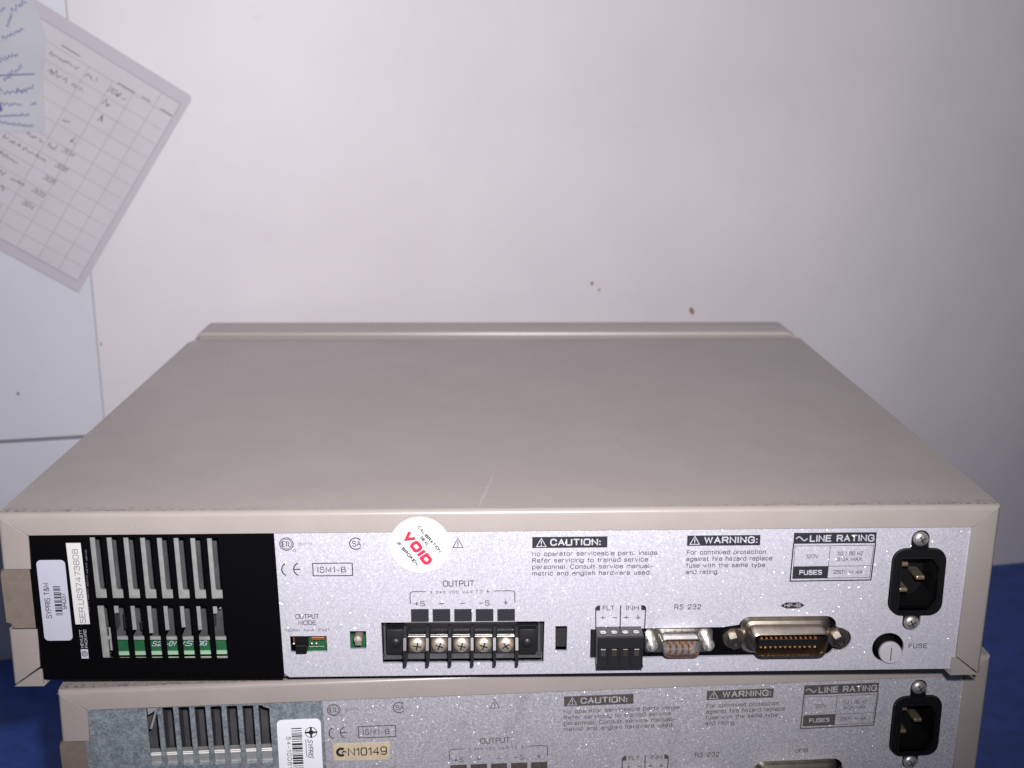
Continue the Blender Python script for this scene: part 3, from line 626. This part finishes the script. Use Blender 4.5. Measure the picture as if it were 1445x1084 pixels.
def make_supply(name, loc, rz, variant):
    up = variant == 'upper'; worn = not up
    root = empty(name, loc, rz)
    ink = 'ink' if up else 'worn'; sil = 'silver' if up else 'silver2'
    # ---- cover: top sheet, folded rear flange
    r = 2.4; prof = [(0.0, -9.9, -201.3, 203.0), (0.0, -r, -211.6, 212.6)]
    for i in range(1, 6):
        a = PI/2*i/5; prof.append((r-r*math.cos(a), -r+r*math.sin(a), -211.6-1.9*math.sin(a), 212.6+1.9*math.sin(a)))
    prof += [(40, 0, -213.4, 214.5), (180, 0, -212.8, 214.6), (337, 0, -211.8, 214.8)]
    m = MB(); nx = 12; rings = []
    for (y, z, xl, xr) in prof: rings.append([(xl+(xr-xl)*i/nx, y, z) for i in range(nx+1)])
    m.loft(rings, cap0=False, cap1=False, closed=False)
    cover = m.build('cover', 'beige', root, smooth=True, solid=.9, angle=50)
    # ---- side walls with their folded rear flanges
    def side(sg, zt, zb, mt, mb_, nm='side_wall', sub=cover):
        x0 = 213.7 if sg < 0 else 214.6; xin = 201.4 if sg < 0 else 203.0
        prof = [(xin, 0), (x0-1.6, 0)] + [(x0-1.6+1.6*math.sin(PI/2*i/4), 1.6-1.6*math.cos(PI/2*i/4)) for i in range(1, 5)] + [(x0, 60), (x0, 336)]
        top = []; bot = []
        for x, y in prof:
            k = (x-xin)/(x0-xin)
            a = zt if not mt else (-10.3+(9.7)*min(1, k)); bq = zb if not mb_ else (-71.2-8.9*min(1, k))
            if sg < 0: sh = lambda z: -1.3*z/-80.5*1.0
            else: sh = lambda z: -1.5*z/-80.5
            top.append((sg*x+sh(a), y, a)); bot.append((sg*x+sh(bq), y, bq))
        MB().loft([top, bot], cap0=False, cap1=False, closed=False).build(nm, 'beige', sub, smooth=True, solid=.9, angle=50)
    side(-1, 0, -25.2, True, False); side(-1, -53.6, 0, False, True); side(1, 0, 0, True, True)
    # raw edge of the mitre
    MB().stroke([(-213.6, -1.2), (-202.4, -9.6)], .28, -.03).build('mitre_edge', 'scratch', cover)
    # bottom corner tabs
    m = MB().prism([(-214.6, -80.7), (-201.9, -80.7), (-201.9, -72.6), (-203.1, -72.6)], 0, 1)
    m.add([(-214.6, 1, -80.75), (-201.9, 0, -80.75), (-198.2, 9, -78.9), (-201.9, 9, -77.0), (-214.6, 9, -80.75), (-201.9, 1, -77.4)], [(0, 1, 2, 4), (1, 2, 5)])
    m.build('corner_tab', 'beige', root)
    m = MB().prism([(212.4, -80.5), (199.9, -80.6), (199.9, -72.0), (202.1, -72.0)], 0, 1)
    m.add([(199.9, 0.2, -80.6), (197.0, 8, -78.8), (199.9, 1, -76.2)], [(0, 1, 2)])
    m.build('corner_tab', 'beige', root)
    # handle strap in the left side
    m = MB(); m.prism([(-215.6, -28.5), (-215.0, -26.2), (-214.2, -27.6), (-214.1, -25.4), (-201.9, -25.4), (-201.4, -53.3), (-212.4, -53.4), (-213.4, -51.2), (-215.4, -50.6)], 1.2, 322)
    m.build('side_strap', 'taupe', root)
    # ---- front bezel (far end)
    P = [(341, -1.0), (346.5, .8), (347, 2.6), (349.5, 3.6), (359, 3.6), (360, 3.1), (361, 3.6), (375, 3.6), (381, 3.0), (385, 1), (386, -4), (386, -80), (341, -82)]
    m = MB(); rings = []
    for x, e in ((-212, -3.2), (-208.8, 0), (0, 0), (208.8, 0), (213, -3.2)):
        rings.append([(x, y-x*.019, z+(e if z > 0 else 0)) for y, z in P])
    m.loft(rings); m.build('front_bezel', 'bezel', root, smooth=True, angle=25)
    MB().box(-209.3, 211.0, 330, 351, -79, -.9).build('front_frame', 'bezel', root)
    MB().box(-211.0, 210.0, 2.4, 330, -78.6, -77.9).build('base_plate', 'galv', root)
    MB().box(-207, 207, 110, 112, -77.8, -1.5).build('inner_bulkhead', 'dark', root)
    for fx in (-185, 185):
        for fy in (45, 300):
            MB().add(*cyl_z(fx, fy, 9, -78.7 - (6.2 if not up else 6.2), -78.7)).build('foot', 'rubber', root, smooth=True)
    # ---- rear panel
    outer = [(-97.8, -9.0), (204.5, -9.0), (202.0, -76.2), (200.0, -77.9), (-94.5, -78.3), (-96.6, -76.3)]
    vs, fs = plate_geo(outer, [HOLES[k] for k in ('terminals', 'switch', 'lamp', 'slot', 'iec', 'ports', 'fuse')], 1.0, 2.2)
    panel = MB().add(vs, fs).build('rear_panel', sil, root)
    silkscreen(panel, ink, sil, not up)
    # ---- vent side
    if up:
        vs, fs = plate_geo([(-202.6, -9.0), (-97.9, -9.0), (-96.7, -78.6), (-203.0, -78.0)], slot_rects([(-11.2, -39.6), (-42.8, -68.0)]), .8, 1.5)
        vent = MB().add(vs, fs).build('vent_panel', 'sheet', root)
        # galvanised frame seen through the slots
        vs, fs = plate_geo([(-200, -9.3), (-100, -9.3), (-99, -70), (-200, -70)], slot_rects([(-11.5, -36.3)], 1.6, 6.5, .8) + [[(x+1.7, -40.2-.1*i), (x+6.6, -40.2-.1*i), (x+7.0, -58.6-.1*i), (x-.1, -58.6-.1*i), (x-.2, zi), (x+1.9, zi+.2)] if zi else
                              [(x+2.6, -40.2), (x+6.6, -40.2), (x+7.0, -58.6), (x+3.0, -58.6)] for i, (x, zi) in enumerate(zip(SLOTX, (0, -47.5, -55.5, -57.2, -55.8, -54.6, -55.9, -48.2)))]
                           + [[(-173, -60), (-119.5, -60.8), (-118.8, -69), (-173, -69)]], 2.6, 3.6)
        MB().add(vs, fs).build('vent_frame', 'zinc', root)
        m = MB(); m.rect(-185, -112, -72, -9.5, 13)
        for i, x in enumerate(SLOTX): m.box(x+5.2, x+5.9, 7, 12.9, -58, -10)
        m.build('heat_sink', 'fin', root)
        bd = MB().box(-171.5, -112, 5.2, 6.8, -68.3, -60.4).build('circuit_board', 'pcb', root)
        MB().box(-171.5, -112, 4.6, 5.15, -68.6, -66.9).build('board_edge', 'pcbedge', bd)
        m = MB(); xx = -153.5
        for t, x in (('S2', -155.0), ('-0V', -148.6), ('IS', -141.8), ('DIG', -135.2)): m.letter(t, x, -64.6, 2.3, 4.3, y=5.1, shear=.35)
        m.build('board_marking', 'label', bd)
        MB().box(-172.8, -169.9, 3.9, 5, -66.0, -55, c=.3).build('bracket', 'zinc', root); MB().box(-121.6, -119.4, 3.9, 5, -68.6, -61.5, c=.3).build('bracket', 'zinc', root)
        for x, z, r_ in ((-164.9, -51.6, .8), (-157.2, -54.6, .55), (-149.4, -52.2, .5), (-143.2, -50.8, .5), (-135.6, -53.9, .6), (-121.9, -52.4, .6), (-124.0, -47.2, .5)):
            m = MB(); m.lathe(x, z, [(r_, 12), (r_, 6.2), (r_*.6, 5.6), (.02, 5.5)], seg=12); m.build('solder_stud', random.choice(('tin', 'zinc', 'screwbrass')), root, smooth=True)
        for x, z0, z1 in ((-167.2, -57.8, -50), (-160.0, -58.4, -54), (-122.8, -60, -52)): MB().box(x, x+2.2, 7.5, 12, z0, z1, c=.4).build('capacitor', 'soot', root)
        m = MB(); m.box(-171.3, -170.5, 3.2, 4.2, -58, -50.5, c=.2); m.build('brass_clip', 'gold', root)
        # stickers on the black sheet
        st = MB().prism(rrect(-199.6, -187.4, -59.2, -21.5, 2.0), .62, .8).build('asset_sticker', 'label', vent)
        m = MB(); y = .58
        m.letter('SYPRIS T&M', -195.4, -48.6, 2.35, 16.6, y=y, ang=PI/2)
        barcode(m, -193.6, -190.6, -47.2, -33.6, 4, y); m.letter('94037', -188.6, -44.4, 2.2, 7.6, y=y, ang=PI/2)
        m.build('sticker_print', 'ink', st)
        st = MB().prism([(-186.2, -13.8), (-180.0, -13.8), (-179.4, -51.5), (-185.6, -51.6)], .62, .8).build('serial_sticker', 'serial', vent)
        MB().letter('SER.US37473808', -181.0, -51.1, 2.5, 34.6, y=.58, ang=PI/2+.012).build('sticker_print', 'grey', st)
        m = MB(); y = .74
        m.rect(-184.5, -181.4, -68.0, -63.5, y); m.arc(-182.95, -65.75, 1.15, .3, y-.04, m=1); m.letter('hp', -182.5, -66.6, 1.3, 1.7, y=y-.05, m=1, ang=PI/2, shear=.3)
        m.letter('HEWLETT', -183.1, -62.8, 1.25, 8.6, y=y, ang=PI/2); m.letter('PACKARD', -181.3, -62.8, 1.25, 8.6, y=y, ang=PI/2)
        m.build('maker_mark', ['label', 'ink'], vent)
        m = MB()
        for k in range(5): m.letter('MADE IN U.S.A.'[0:9+k], -179.0+.3*k, -46+k*6.0, .7, 5.2, y=y, ang=PI/2)
        m.build('fine_print', 'grey', vent)
    else:
        vs, fs = plate_geo([(-203.6, -9.0), (-97.9, -9.0), (-96.7, -78.6), (-204.6, -78.0)], slot_rects([(-10.6, -39.9), (-43.2, -72.0)]), 1.0, 2.2)
        vent = MB().add(vs, fs).build('vent_panel', 'galv', root)
        m = MB(); m.rect(-185, -112, -72, -9.5, 16)
        for i, x in enumerate(SLOTX): m.box(x+5.0, x+5.8, 8, 15.9, -72, -10)
        m.build('heat_sink', 'fin', root)
        MB().box(-180, -115, 2.6, 7.5, -41.5, -34.9, c=.25).build('vent_ledge', 'zinc', root)
        for q in ([(-176, -10.6), (-171, -10.6), (-171.5, -12.4), (-175.8, -15)], [(-126.5, -11), (-120.6, -11), (-120.6, -14.6), (-124.5, -13)], [(-172.6, -13), (-171.6, -13), (-174.6, -22), (-175.6, -22)]):
            MB().prism(q, 2.5, 3.3).build('bracket', 'zinc', root)
        MB().loft([[(x, 2.3, -35.5), (x, 3.2, -34.6), (x, 3.2, -35.5)] for x in (-179, -116)]).build('glint_strip', 'bare', root)  # added pale strip, tilted to the flash, standing in for the ledge's glint
        st = MB().prism(rrect(-118.6, -98.8, -66, -19.3, 2.3), .78, 1.0).build('asset_sticker', 'label2', vent)
        m = MB(); y = .74
        m.arc(-103.4, -26.1, 2.6, .3, y); m.box(-106.2, -100.6, y-.01, y, -26.55, -25.65); m.box(-103.85, -102.95, y-.01, y, -28.9, -23.3)
        m.prism(circ(-103.4, -26.1, 1.2, 16), y-.02, y-.005)
        m.letter('SYPRIS', -105.1, -29.6, 2.3, 9.4, y=y, ang=-PI/2, shear=.4)
        m.stroke([(-105.9, -29.6), (-105.9, -38.6)], .25, y)
        m.letter('54-10061', -114.6, -27.8, 1.9, 16.4, y=y, ang=-PI/2, gap=4.7)
        barcode(m, -112.2, -107.5, -63, -23.6, 9, y, unit=.36)
        m.build('sticker_print', 'ink', st)
        st = MB().prism([(-93.6, -32.6), (-67.7, -32.8), (-68.0, -41.9), (-93.5, -41.2)], .8, .98).build('approval_sticker', 'cream', panel)
        m = MB(); y = .76
        m.letter('N10149', -87.1, -39.1, 4.1, 17.9, y=y, lw=.55)
        m.arc(-90.1, -36.9, 1.75, 1.3, y, 50, 310); m.stroke([(-89.7, -37.4), (-88.9, -36.4), (-88.0, -37.0)], .6, y)
        m.build('sticker_print', 'ink', st)
        for a, b_, c0, c1 in ((-13, -14.2, .8, .5), (-8.2, -13.6, 1.1, .5), (-5.0, -16.6, .6, 1.3), (-1.4, -14.0, 1.2, .6), (1.8, -16.4, .5, 1.0)):
            MB().flat(blob(a, b_, c0, c1, random.uniform(0, 2)), .985).build('glue_residue', 'smudge', panel)
    # ---- terminal block
    tb = empty('output_terminal_block', (0, 0, 0)); tb.parent = root
    m = MB()
    m.box(-51.6, 16.6, 3.5, 14, -68.4, -55.6)                       # body
    m.box(-43.4, 6.4, 2.0, 4.0, -57.0, -53.2, c=.3)                  # upper shelf
    m.box(-50.9, -43.3, -.6, 4, -67.0, -55.2, c=.35); m.box(7.0, 14.6, -.6, 4, -67.6, -55.8, c=.35)
    m.lathe(-47.0, -61.4, [(2.5, -.5), (2.3, -1.0), (1.6, -1.5), (.02, -1.75)], seg=20); m.lathe(10.6, -62.1, [(2.5, -.5), (2.3, -1.0), (1.6, -1.5), (.02, -1.75)], seg=20)
    body = m.build('block_body', 'soot', tb, smooth=True)
    for i in range(6):
        x = -42.7+9.72*i
        z1 = -53.4
        q = [(3.5, z1), (-.5, z1-.6), (-4.6, -57.2), (-7.0, -62), (-7.4, -69.3), (-6.4, -70.0), (3.5, -70.6)]
        m = MB(); m.loft([[(xx, y, z-.08*i) for y, z in q] for xx in (x-.62, x+.62)])
        m.build('barrier', 'soot', tb)
    m = MB(); m.box(-53.0, 17.6, 4.2, 5.0, -71.9, -69.0); m.box(15.4, 16.4, 1.2, 4.2, -68.8, -54.4); m.box(-52.4, -51.6, 1.6, 4.2, -68.8, -54.4); m.build('mounting_bracket', 'fin', tb)
    MB().box(-54, 19, 10, 11, -74, -50).build('backing_board', 'dark', tb)
    for i in range(5):
        cx = -37.75+9.72*i; cz = -62.6-.1*i
        m = MB(); m.box(cx-4.0, cx+4.0, .9, 2.2, cz-4.6, cz+4.3, c=.3); m.box(cx-4.0, cx+4.0, -.6, .9, cz+3.3, cz+4.3, c=.25)
        m.build('clamp_plate', 'tin', tb)
        terminal_screw(tb, cx+.1, cz-.2, .1, 3.6, rot=random.uniform(0, 1.5))
    # ---- mode switch, small lamp
    sw = empty('mode_switch', (0, 0, 0)); sw.parent = root
    MB().box(-90, -76.5, 6.5, 9, -70, -61).build('switch_board', 'pcb', sw)
    m = MB(); m.box(-92.3, -89.9, 3.2, 4, -62.3, -60.0); m.box(-84.5, -78.6, 3.4, 5, -61.8, -60.3, c=.2); m.build('copper_track', 'copper', sw)
    m = MB()
    for x in (-92.2, -84.3, -82.3): m.lathe(x, -63.4, [(.55, 4), (.5, 3.2), (.02, 2.9)], seg=10)
    m.box(-85.5, -79, 3.9, 4.0, -65.3, -64.9); m.build('solder_joint', 'steel', sw)
    m = MB(); m.box(-91.4, -85.6, 1.6, 4, -64, -58.6, c=.2); m.box(-90.6, -85.9, -1.6, 2, -65.8, -61.8, c=.3); m.build('slider', 'black', sw)
    lp = empty('jumper_socket', (0, 0, 0)); lp.parent = root
    MB().box(-68, -59.4, 7, 9, -69, -61.5).build('socket_board', 'pcb', lp)
    MB().box(-68, -59.4, 9.2, 10, -69, -55).build('socket_backing', 'dark', lp)
    m = MB(); m.lathe(-63.6, -60.4, [(1.9, 6.9), (1.9, .6), (1.5, -.1), (.02, -.4)], seg=18); m.box(-65.0, -62.1, .8, 6.9, -63.4, -60.4, c=.4); m.build('metal_stud', 'screwbrass', lp, smooth=True)
    # dark chamber behind the panel openings
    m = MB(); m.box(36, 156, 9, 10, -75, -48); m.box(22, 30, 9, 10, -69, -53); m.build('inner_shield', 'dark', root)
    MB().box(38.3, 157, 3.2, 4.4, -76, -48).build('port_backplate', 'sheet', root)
    # ---- four-way plug
    pl = empty('control_plug', (0, 0, 0)); pl.parent = root
    m = MB()
    m.loft([[(x, y, z) for y, z in ((3, -55.6), (-8.2, -55.6), (-8.8, -56.2), (-8.8, -61.0), (-6.8, -61.4), (-6.8, -69.0), (-8.6, -69.5), (-8.6, -70.7), (3, -70.7))] for x in (40.6, 60.7)])
    for i in range(5): m.box(40.6+4.85*i, 41.5+4.75*i, -8.7, -6.7, -70.2, -60.8)
    m.box(38.9, 40.5, 1.6, 3.2, -70.5, -57.0)
    m.build('plug_body', 'soot', pl)
    for i in range(4):
        cx = 43.45+4.85*i
        MB().add(*cyl_z(cx, -4.6, 1.75, -56.6, -55.52, 18)).build('screw_well', 'dark', pl)
        m = MB(); m.add(*cyl_z(cx, -4.6, 1.45, -56.6, -55.46, 18)); m.build('clamp_screw', 'tin', pl)
        MB().box(cx-1.35, cx+1.35, -4.7, -4.4, -55.47, -55.40).build('drive_slot', 'dark', pl)
        MB().box(cx-1.1, cx+1.1, -7.3, -6.85, -65.6, -62.4, c=.1).build('wire_clamp', 'nickel' if i in (1, 2) else 'tin', pl)
    # ---- serial port
    def dshape(cx, cz, wt, wb, h, rr, y, n=4):
        # wider at the top; rounded corners
        C = [(cx-wt/2, cz+h/2), (cx+wt/2, cz+h/2), (cx+wb/2, cz-h/2), (cx-wb/2, cz-h/2)]; out = []
        for i in range(4):
            p0, p1, p2 = Vector(C[i-1]), Vector(C[i]), Vector(C[(i+1) % 4])
            a = p1+(p0-p1).normalized()*rr; c = p1+(p2-p1).normalized()*rr
            for k in range(n+1):
                t = k/n; q = a*(1-t)**2+p1*2*t*(1-t)+c*t*t; out.append((q.x, y, q.y))
        return out
    se = empty('serial_port', (0, 0, 0)); se.parent = root
    MB().prism(rrect(62.9, 92.8, -68.9, -57.6, 1.5), 2.3, 3.1).build('port_flange', 'tin', se)
    cx, cz = 77.8, -63.2
    rings = [dshape(cx, cz, 18.6, 16.4, 10.0, 2.4, 2.3), dshape(cx, cz, 17.9, 15.7, 9.3, 2.3, .8), dshape(cx, cz, 17.5, 15.3, 9.0, 2.2, -5.2),
             dshape(cx, cz, 16.9, 14.7, 8.4, 2.0, -5.5), dshape(cx, cz, 16.6, 14.4, 8.1, 2.0, -5.0), dshape(cx, cz, 16.6, 14.4, 8.1, 2.0, 1.5)]
    MB().loft(rings, cap0=False).build('port_shell', 'tin', se, smooth=True)
    MB().loft([dshape(cx, cz, 16.5, 14.3, 8.0, 2.0, 1.3), dshape(cx, cz, 16.5, 14.3, 8.0, 2.0, .8)]).build('port_insert', 'insert', se)
    for k in range(3): MB().box(cx-5.2+4.4*k, cx-3.4+4.4*k, -3.0, -1.6, cz+4.46, cz+4.62).build('shell_dimple', 'steel', se)
    for i in range(9):
        x = cx+(-5.4+2.7*i if i < 5 else -4.05+2.7*(i-5)); z = cz+1.5 if i < 5 else cz-1.3
        MB().lathe(x, z, [(.48, 1.4), (.48, -2.6), (.25, -3.0), (.02, -3.1)], seg=10).build('port_pin', 'copper', se, smooth=True)
    for x in (65.3, 90.3):
        m = MB(); m.lathe(x, -63.6, [(2.7, 2.2), (2.7, -2.0), (2.3, -2.4), (1.3, -2.4), (1.3, -5.0), (.9, -5.6), (.02, -5.8)], seg=6 if False else 20)
        m.build('jack_screw', 'steel', se, smooth=True)
    # ---- interface bus port
    hb = empty('bus_port', (0, 0, 0)); hb.parent = root
    cx, cz = 125.2, -61.2
    rings = [dshape(cx, cz, 40.5, 38.0, 18.2, 4.5, 3.0), dshape(cx, cz, 38.6, 36.2, 16.8, 4.2, 2.2), dshape(cx, cz, 37.4, 34.4, 15.2, 4.0, .8), dshape(cx, cz, 35.2, 31.6, 12.6, 3.6, .2),
             dshape(cx, cz, 34.6, 31.0, 12.0, 3.4, -.6), dshape(cx, cz, 34.0, 30.4, 11.4, 3.2, -7.6), dshape(cx, cz, 33.0, 29.4, 10.4, 2.9, -8.0), dshape(cx, cz, 32.6, 29.0, 10.0, 2.9, -7.4), dshape(cx, cz, 32.6, 29.0, 10.0, 2.9, 1.0)]
    MB().loft(rings, cap0=False, cap1=False).build('port_shell', 'nickel', hb, smooth=True)
    MB().loft([dshape(cx, cz, 32.5, 28.9, 9.9, 2.8, 1.2), dshape(cx, cz, 32.5, 28.9, 9.9, 2.8, .6)]).build('port_insert', 'black', hb)
    m = MB(); m.box(cx-13.4, cx+13.0, -4.2, .8, cz-2.0, cz+1.3, c=.3); m.build('contact_tongue', 'black', hb)
    for i in range(24):
        k = i % 12; x = cx-12.1+2.15*k+(0 if i < 12 else -.2); z = cz+1.75 if i < 12 else cz-2.45
        MB().box(x-.5, x+.5, -4.6, .7, z-.4, z+.4, c=.18).build('contact', 'gold' if i >= 12 else 'copper', hb)
    for x in (102.0, 148.6):
        m = MB(); m.lathe(x, -62.0, [(5.0, 2.9), (5.0, 1.2), (4.6, .6), (3.0, .5), (3.0, .4)], seg=24); m.build('washer', 'nickel', hb, smooth=True)
        m = MB(); m.lathe(x, -62.6, [(3.1, .5), (3.1, -2.6), (2.7, -3.0), (1.6, -3.0), (1.4, -2.0), (.02, -1.9)], seg=6, rot=.3 if x < 120 else .5); m.build('hex_standoff', 'gunmetal', hb)
    # ---- mains inlet
    ie = empty('mains_inlet', (0, 0, 0)); ie.parent = root
    cxx = 181.3
    cav = [(cxx-8.0, -24.0), (cxx+5.2, -24.0), (cxx+8.4, -28.2), (cxx+8.4, -43.4), (cxx+5.2, -48.4), (cxx-8.0, -48.4)]
    body = [p for p in rrect(cxx-11.6, cxx+11.6, -51.1, -19.9, 5.7)]
    vs, fs = plate_geo(body, [cav], -.5, 1.2); m = MB().add(vs, fs)
    def sc(P, k): c0, c1 = cxx, -35.6; return [(c0+(a-c0)*k, c1+(z-c1)*k) for a, z in P]
    rings = [[(a, y, z) for a, z in sc(cav, k)] for k, y in ((1.10, -.5), (1.09, -1.2), (1.0, -1.3), (1.0, 17))]
    m.loft(rings, cap0=False); m.build('inlet_body', 'black', ie)
    vs, fs = plate_geo(iec_outline(.6), [cav], 2.4, 3.2); MB().add(vs, fs).build('inlet_flange', 'black', ie)
    for x, z in ((cxx-4.3, -29.8), (cxx-3.6, -42.0), (cxx+3.6, -36.2)):
        MB().box(x-2.0, x+2.0, 6.0, 16.8, z-1.0, z+1.0, c=.6).build('inlet_blade', 'brass', ie)
    for x, z in ((cxx, -15.7), (cxx-.8, -55.1)): terminal_screw(ie, x, z, 1.0, 3.35, rot=.5, name='mounting_screw')
    # ---- fuse holder
    fh = empty('fuse_holder', (0, 0, 0)); fh.parent = root
    m = MB(); rings = [[(171.1+rr*math.cos(2*PI*i/28), y, -67.2+rr*math.sin(2*PI*i/28)) for i in range(28)] for rr, y in ((7.6, 2.3), (6.9, 2.4), (6.8, 9), (6.4, 14))]
    m.loft(rings, cap0=False); m.build('fuse_well', 'black', fh, smooth=True)
    m = MB(); m.lathe(171.6, -68.6, [(4.7, 13), (5.0, .6)], seg=32); m.build('fuse_body', 'gunmetal', fh, smooth=True)
    m = MB(); m.lathe(171.9, -69.0, [(5.0, .6), (5.0, -.8), (4.7, -1.3), (.02, -1.4)], seg=32); m.build('fuse_cap', 'fuse', fh, smooth=True)
    MB().box(171.7, 172.05, -1.5, -1.25, -72.4, -66.2).build('fuse_slot', 'dark', fh)
    # ---- seal and marks on the cover
    if up:
        y = -.12
        sl = MB().prism(circ(-35.6, -15.9, 12.85, 48), y, y+.1).build('calibration_seal', 'white', root)
        m = MB().prism([(a, z) for a, z in circ(-35.6, -15.9, 12.6, 40) if True], y+.12, .98); m.build('seal_backing', 'white', sl)
        a = math.atan2(-22.2+8.4, -30.2+39.8); y = -.18
        m = MB(); A1 = math.radians(-54.5)
        m.letter('VOID', -43.4, -11.7, 4.5, 17.2, y=y, ang=A1, lw=1.55, gap=4.4)
        m.build('void_print', 'red', sl)
        m = MB()
        A2 = math.radians(-51.5); m.letter('CALIBRATION', -36.7, -7.7, 1.5, 15.2, y=y, ang=A2, lw=.4, gap=3.4); m.letter('SEAL', -35.6, -12.5, 1.45, 5.2, y=y, ang=A2, lw=.38, gap=3)
        m.letter('IF BROKEN', -45.7, -15.0, 1.6, 13.3, y=y, ang=A2, lw=.42, gap=3.4)
        m.build('seal_print', 'ink', sl)
        m = MB(); m.letter('SYPRIS TEST & CAL', -34.6, -5.9, 1.1, 15.5, y=y, ang=A1); m.letter('8091074-013', -47.3, -16.7, 1.2, 12.0, y=y, ang=A1, gap=4.7)
        m.build('faint_print', 'grey', sl)
        for pts, wd in ((((-10.0, 3.5), (-9.0, 13), (-7.6, 22), (-5.2, 34), (-3.4, 48)), .6), (((-8.2, 14), (-6.2, 24)), .5), (((14, 29), (40, 36), (64, 42)), .3)):
            m = MB()
            for (a0, b0), (a1, b1) in zip(pts[:-1], pts[1:]): m.add([(a0-wd/2, b0, .04), (a0+wd/2, b0, .04), (a1+wd/2, b1, .04), (a1-wd/2, b1, .04)], [(0, 1, 2, 3)])
            m.build('scratch', 'scratch', cover)
    return root

def cyl_z(cx, cy, r, z0, z1, n=24):
    vs = [(cx+r*math.cos(2*PI*i/n), cy+r*math.sin(2*PI*i/n), z) for z in (z0, z1) for i in range(n)]
    fs = [tuple(range(n)), tuple(range(2*n-1, n-1, -1))]+[(i, (i+1) % n, (i+1) % n+n, i+n) for i in range(n)]
    return vs, fs

G = 'power supplies stacked on the worktop'
u1 = make_supply('power_supply', (0, 0, TZ), 0.0, 'upper')
tag(u1, 'beige bench power supply on top of the stack, black vent sheet, white VOID seal', 'power supply', G)
u2 = make_supply('power_supply', (15.666, 14.676, TZ-85.0), .05313, 'lower')
tag(u2, 'beige power supply under the top one, bare galvanised vents and cream N10149 sticker', 'power supply', G)
# the stack stands on a further unit, below the edge of the picture
u3 = u2.copy(); COL.objects.link(u3); u3.location = (.006, .012, (TZ-170.0)*MM); u3.rotation_euler = (0, 0, .02)
def copy_children(src, dst):
    for ch in list(src.children):
        c = ch.copy(); COL.objects.link(c); c.parent = dst; copy_children(ch, c)
copy_children(u2, u3)
tag(u3, 'lowest beige power supply of the stack, standing directly on the blue worktop', 'power supply', G)
for f in [o for o in u3.children if o.name.startswith('foot')]: bpy.data.objects.remove(f)
for fx in (-185, 185):
    for fy in (45, 300): MB().add(*cyl_z(fx, fy, 10, -95.0, -78.7)).build('foot', 'rubber', u3, smooth=True)
